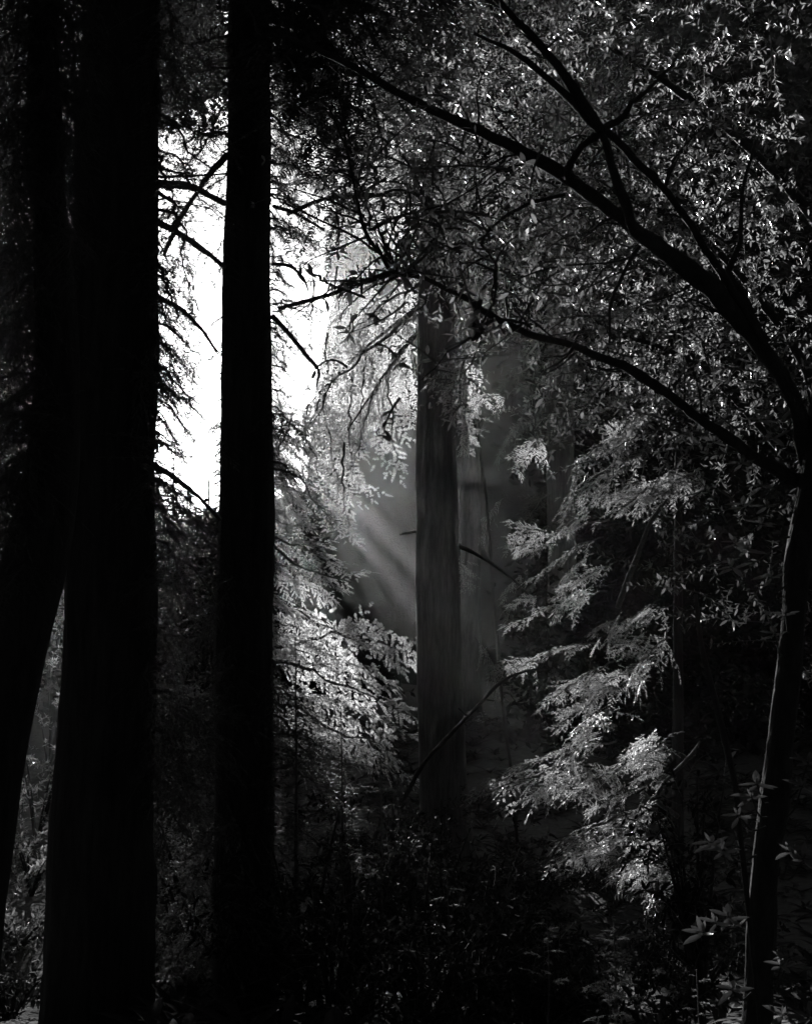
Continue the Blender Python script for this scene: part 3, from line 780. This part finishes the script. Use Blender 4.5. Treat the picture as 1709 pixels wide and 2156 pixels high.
SH = [(640, 1640, 14.5, 1.0, 'dark leafy shrub at the foot of the straight black trunk'), (760, 1625, 15, 1.1, 'dark shrub below the pale fir boughs, left of the central trunk'),
      (880, 1640, 14, 1.0, 'dark shrub hiding the foot of the hazy central trunk'), (1000, 1740, 13.5, 1.0, 'dark shrub right of the central trunk under the hemlock sprays'),
      (700, 1850, 12, 1.0, 'black low shrub in the shadowed hollow near the bottom centre'), (900, 1900, 11.5, 1.0, 'black low shrub in the shadow right of bottom centre'),
      (1120, 2010, 12, .9, 'black shrub under the lowest hemlock tier'), (1330, 2080, 11.5, .9, 'black shrub between the hemlock and the near leaning trunk'),
      (520, 1900, 12.5, .9, 'black shrub hiding the base of the straight trunk'), (1460, 1560, 12, .8, 'dim shrub left of the slender rim-lit stem'),
      (1080, 1940, 16, 1.0, 'dark shrub under the left end of the hemlock tiers'), (1210, 1960, 16, 1.0, 'dark shrub directly beneath the hemlock sprays'), (1340, 1960, 16, 1.0, 'dark shrub beneath the right part of the hemlock'), (1470, 1930, 16, 1.0, 'dark shrub between hemlock foot and slender stem'),
      (1010, 1790, 18, 1.0, 'dark shrub close by the right side of the central trunk foot'),
      (750, 1610, 18, 1.1, 'dark bush under the tips of the pale fir boughs'), (835, 1615, 18.3, 1.1, 'dark bush against the lower left edge of the central trunk'), (925, 1640, 18, 1.1, 'dark bush right in front of the central trunk foot'), (1090, 1800, 18.2, 1.0, 'dark bush below the lowest left tip of the hemlock'),
      (25, 2060, 14, .8, 'dark low bush in the bottom left corner'),
      (1150, 1880, 22, 1.1, 'dark bush on the ground behind the lowest hemlock tier'), (1290, 1900, 22, 1.1, 'dark bush on the ground right behind the hemlock foot')]
for i, (x, yt, d, w, lb) in enumerate(SH):
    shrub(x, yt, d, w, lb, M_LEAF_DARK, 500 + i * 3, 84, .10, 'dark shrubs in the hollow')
SL = [(85, 1480, 27, 1.6, 'sunlit shrub seen between the two leftmost trunks, upper one'), (70, 1760, 22, 1.2, 'grey shrub between the two leftmost trunks, lower one'), (40, 2010, 18, 1.0, 'sunlit shrub low between the two leftmost trunks'),
      (118, 1270, 34, 1.8, 'hazy tall bush high between the two leftmost trunks'), (390, 1720, 21, 1.2, 'grey shrub between the widest trunk and the straight trunk'), (385, 1960, 17.5, 1.0, 'low shrub at the bottom between the two big black trunks')]
for i, (x, yt, d, w, lb) in enumerate(SL):
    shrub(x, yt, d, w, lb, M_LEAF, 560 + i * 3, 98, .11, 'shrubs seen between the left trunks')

def sapling(x, y0, ytop, d, label, seed, sets, ln, n, cat='sapling', name='fir_sapling', lean=0, group=None, start=.25):
    rg = random.Random(seed)
    b, t_ = pix(x, y0, d), pix(x + lean, ytop, d)
    g = ground_z(b.x, b.y); base = Vector((b.x, b.y, min(b.z, g + .02) if b.z > g else b.z))
    t = tag(empty(name, base), label, cat, group)
    H = t_ - base
    mb = MB(); P = resample([(0, 0, 0, .006 * H.length + .006), (H.x * .45 + .02, .01, H.z * .5, .004 * H.length + .004), (H.x, 0, H.z, .003)], .08)
    tube(mb, P[:, :3], P[:, 3], 7); obj('trunk', mb.mesh('trunk', M_TWIG, True), t)
    for k in range(n):
        u = start + (1 - start) * k / n
        an = k * 2.4 + rg.uniform(-.4, .4)
        p = base + Vector((H.x * u, 0, H.z * u)); L = ln * (1.05 - .75 * u) * rg.uniform(.7, 1.15)
        e = p + Vector((math.cos(an) * L, math.sin(an) * L * .8, rg.uniform(-.15, .35) * L))
        place_bough(t, rg.choice(sets), p, e, rg.uniform(-.3, .3))
    return t
sapling(622, 1700, 1335, 15.2, 'thin dark conifer sapling with bare top in front of the pale fir', 601, DARK, .95, 16, start=.1)
sapling(718, 1750, 1480, 14.6, 'shorter dark conifer sapling left of the central trunk', 602, DARK, .95, 18, start=.1)
sapling(800, 1760, 1540, 14.2, 'low dark conifer sapling against the foot of the central trunk', 605, DARK, .8, 14, start=.1)
sapling(1290, 2150, 1940, 10.5, 'small bright hemlock seedling alone in the dark at bottom right', 611, HEM, .38, 16, 'seedling', 'hemlock_seedling', start=.45)
sapling(1150, 2120, 1930, 11, 'faint hemlock seedling left of the bright one', 612, HEM, .34, 10, 'seedling', 'hemlock_seedling', start=.5)
sapling(1280, 2250, 2075, 9.5, 'dim seedling at the bottom edge below the bright one', 613, HEM, .34, 10, 'seedling', 'hemlock_seedling', start=.5)
sapling(1465, 2200, 2040, 9.0, 'small frond plant left of the near trunk base', 614, HEM, .22, 10, 'seedling', 'hemlock_seedling', start=.5)
sapling(940, 1960, 1815, 12.5, 'faint flat spray at the lower centre darkness', 615, HEM, .36, 8, 'seedling', 'hemlock_seedling', start=.6)

def stick(name, label, rows, mat, cat, seed, twigs=()):
    c = pix(rows[0][0], rows[0][1], rows[0][3])
    t = tag(empty(name, c), label, cat)
    limb(t, rows, mat, 'stem', 8, seed)
    for k, tw_ in enumerate(twigs): limb(t, tw_, mat, 'twig', 5, seed + k + 1)
    return t
stick('fallen_branch', 'thin rim-lit dead branch leaning diagonally across the central trunk foot', [(845, 1690, 5, 19.2), (890, 1612, 4.5, 19), (940, 1555, 4, 18.8), (985, 1508, 4, 18.6), (1050, 1440, 3.5, 18.4), (1105, 1415, 3, 18.2), (1165, 1408, 2, 18)], M_SMOOTH, 'branch', 701,
      [[(985, 1508, 2, 18.6), (965, 1490, 1.5, 18.5)], [(1020, 1472, 2, 18.5), (1040, 1475, 1, 18.4)]])
stick('bent_sapling', 'thin dark bent stem arching beside the central trunk', [(1092, 1800, 3.6, 28), (1066, 1560, 3.6, 28), (1044, 1340, 3.4, 28), (1030, 1160, 3.2, 28), (1020, 1050, 3.2, 28), (1010, 980, 3, 28), (998, 910, 2.8, 28), (978, 858, 2.4, 28), (960, 838, 1.4, 28)], M_RED, 'sapling', 711)
stick('dead_stem', 'dark dead branch slanting between the hemlock tiers', [(1300, 1280, 6, 17), (1335, 1180, 6, 17), (1365, 1100, 5, 17), (1400, 1050, 3, 17)], M_TWIG, 'branch', 715)

# low ferny ground cover
def cover():
    n = 2600
    rg = np.random.default_rng(9)
    x = rg.uniform(-14, 16, n); y = rg.uniform(6, 44, n)
    keep = x > -0.2 * y; x, y = x[keep], y[keep]; n = len(x)
    z = np.array([ground_z(a, b) for a, b in zip(x, y)])
    P, A, N, S = [], [], [], []
    for k in range(9):
        an = k * .7 + rg.uniform(0, .5, n)
        A.append(np.stack([np.cos(an), np.sin(an), rg.uniform(.3, 1.1, n)], -1)); P.append(np.stack([x, y, z], -1)); N.append(np.stack([-np.cos(an) * .5, -np.sin(an) * .5, np.ones(n)], -1))
        s = rg.uniform(.25, .6, n); S.append(np.stack([s, s * .5, s], -1))
    mb = MB(); v, f = leaf_template(.16, .03, .45); scatter(mb, v, f, np.concatenate(P), basis(np.concatenate(A), np.concatenate(N)), np.concatenate(S))
    tag(obj('fern_cover', mb.mesh('fern_cover', M_LEAF_DARK, True)), 'low ferns and leafy ground cover on the forest floor', None, None, 'stuff')
cover()

# ------------------------------------------------------------------ far trees against the light
def conifer(x, ytop, d, spread, n, label, seed, group=None, rbase=.3, zlo=.12, name='conifer_tree', pw=.75):
    rg = random.Random(seed)
    top = pix(x, ytop, d); g = ground_z(top.x, min(d, 130)); H = top.z - g
    t = tag(empty(name, (top.x, d, g - .1)), label, 'tree', group)
    obj('trunk', trunk_mesh('trunk', [(0, 0, 0, rbase), (.1, 0, H * .5, rbase * .6), (0, 0, H, .04)], M_RED, seed, .05, 16, .8), t)
    for k in range(n):
        u = zlo + (1 - zlo) * (k + rg.random()) / n
        an = k * 2.4 + rg.uniform(-.5, .5); L = spread * (1.08 - u) ** pw * rg.uniform(.75, 1.15) + .3
        p = Vector((top.x, d, g + H * u)); e = p + Vector((math.cos(an) * L, math.sin(an) * L, -.18 * L + rg.uniform(-.2, .2) * L))
        place_bough(t, rg.choice(FAR), p, e, rg.uniform(-.3, .3), 1.2)
    return t
conifer(517, 520, 118, 2.1, 290, 'tall far conifer hidden behind the straight black trunk', 801, 'far conifers against the light', .6, .1, pw=.5)  # hidden blocker added on the sun line to keep near air dark
conifer(490, 560, 121, 1.7, 260, 'second tall far conifer hidden behind the straight black trunk', 807, 'far conifers against the light', .6, .1, pw=.5)  # hidden blocker added so the leftmost boughs stay in shade
conifer(366, 960, 98, 1.3, 60, 'hazy far conifer peeping out beside the right edge of the widest trunk', 811, 'far conifers against the light')
conifer(440, 1000, 102, 1.2, 50, 'hazy far conifer peeping out beside the left edge of the straight trunk', 812, 'far conifers against the light')
conifer(395, 1030, 88, 1.7, 60, 'hazy far conifer low in the gap between the two big trunks', 803, 'far conifers against the light')
BEAM = tag(empty('conifer_tree', (pix(540, 900, 95).x, 95, ground_z(0, 95) - .1)), 'far drooping conifer between the straight trunk and the white gap beside it', 'tree', 'far conifers against the light')  # made-up tree, there only to break the sunlight into beams
obj('trunk', trunk_mesh('trunk', [(0, 0, 0, .3), (.05, 0, 11, .2), (0, 0, 22, .04)], M_RED, 871, .05, 14, .8), BEAM)
for tn, wd, nb_ in ((.06, .07, 11), (.2, .025, 7), (.34, .05, 14), (.48, .02, 6), (.67, .12, 19), (.98, .035, 10), (1.26, .035, 10), (1.52, .03, 8), (1.9, .2, 24)):        # bough slats added on lines radiating from the sun, to cut shafts
    for k in range(nb_):
        l0 = .7 + 4.6 * ((k + RND.random()) / nb_) ** .8; l1 = l0 + RND.uniform(.9, 1.5); j = RND.uniform(-wd, wd) * l0 * 28.1
        bp(BEAM, FAR, 515 + 28.1 * l0, 850 + 28.1 * l0 * tn + j, 515 + 28.1 * l1, 850 + 28.1 * l1 * tn + j * 1.1, 95, 95 + RND.uniform(-.5, .5), RND.uniform(-1.2, 1.2), .5)
TH = [(455, 1270), (500, 1260), (540, 1265), (590, 1290), (645, 1400), (700, 1420), (760, 1430)]
for i, (x, yt) in enumerate(TH):
    shrub(x, yt, 50 + (i % 3) * 2, 1.9, ['far thicket tree beside the left edge of the straight trunk', 'far thicket tree hidden behind the straight trunk', 'far thicket tree behind the right edge of the straight trunk',
          'far pale thicket tree just right of the straight trunk', 'far pale thicket tree above the young fir boughs', 'far thicket tree behind the tips of the fir boughs', 'far thicket tree left of the central trunk'][i],
          M_WOOD, 850 + i * 5, 420, .26, 'thicket trees on the far slope', None, 14, 'thicket_tree', 'tree')

build_haze()
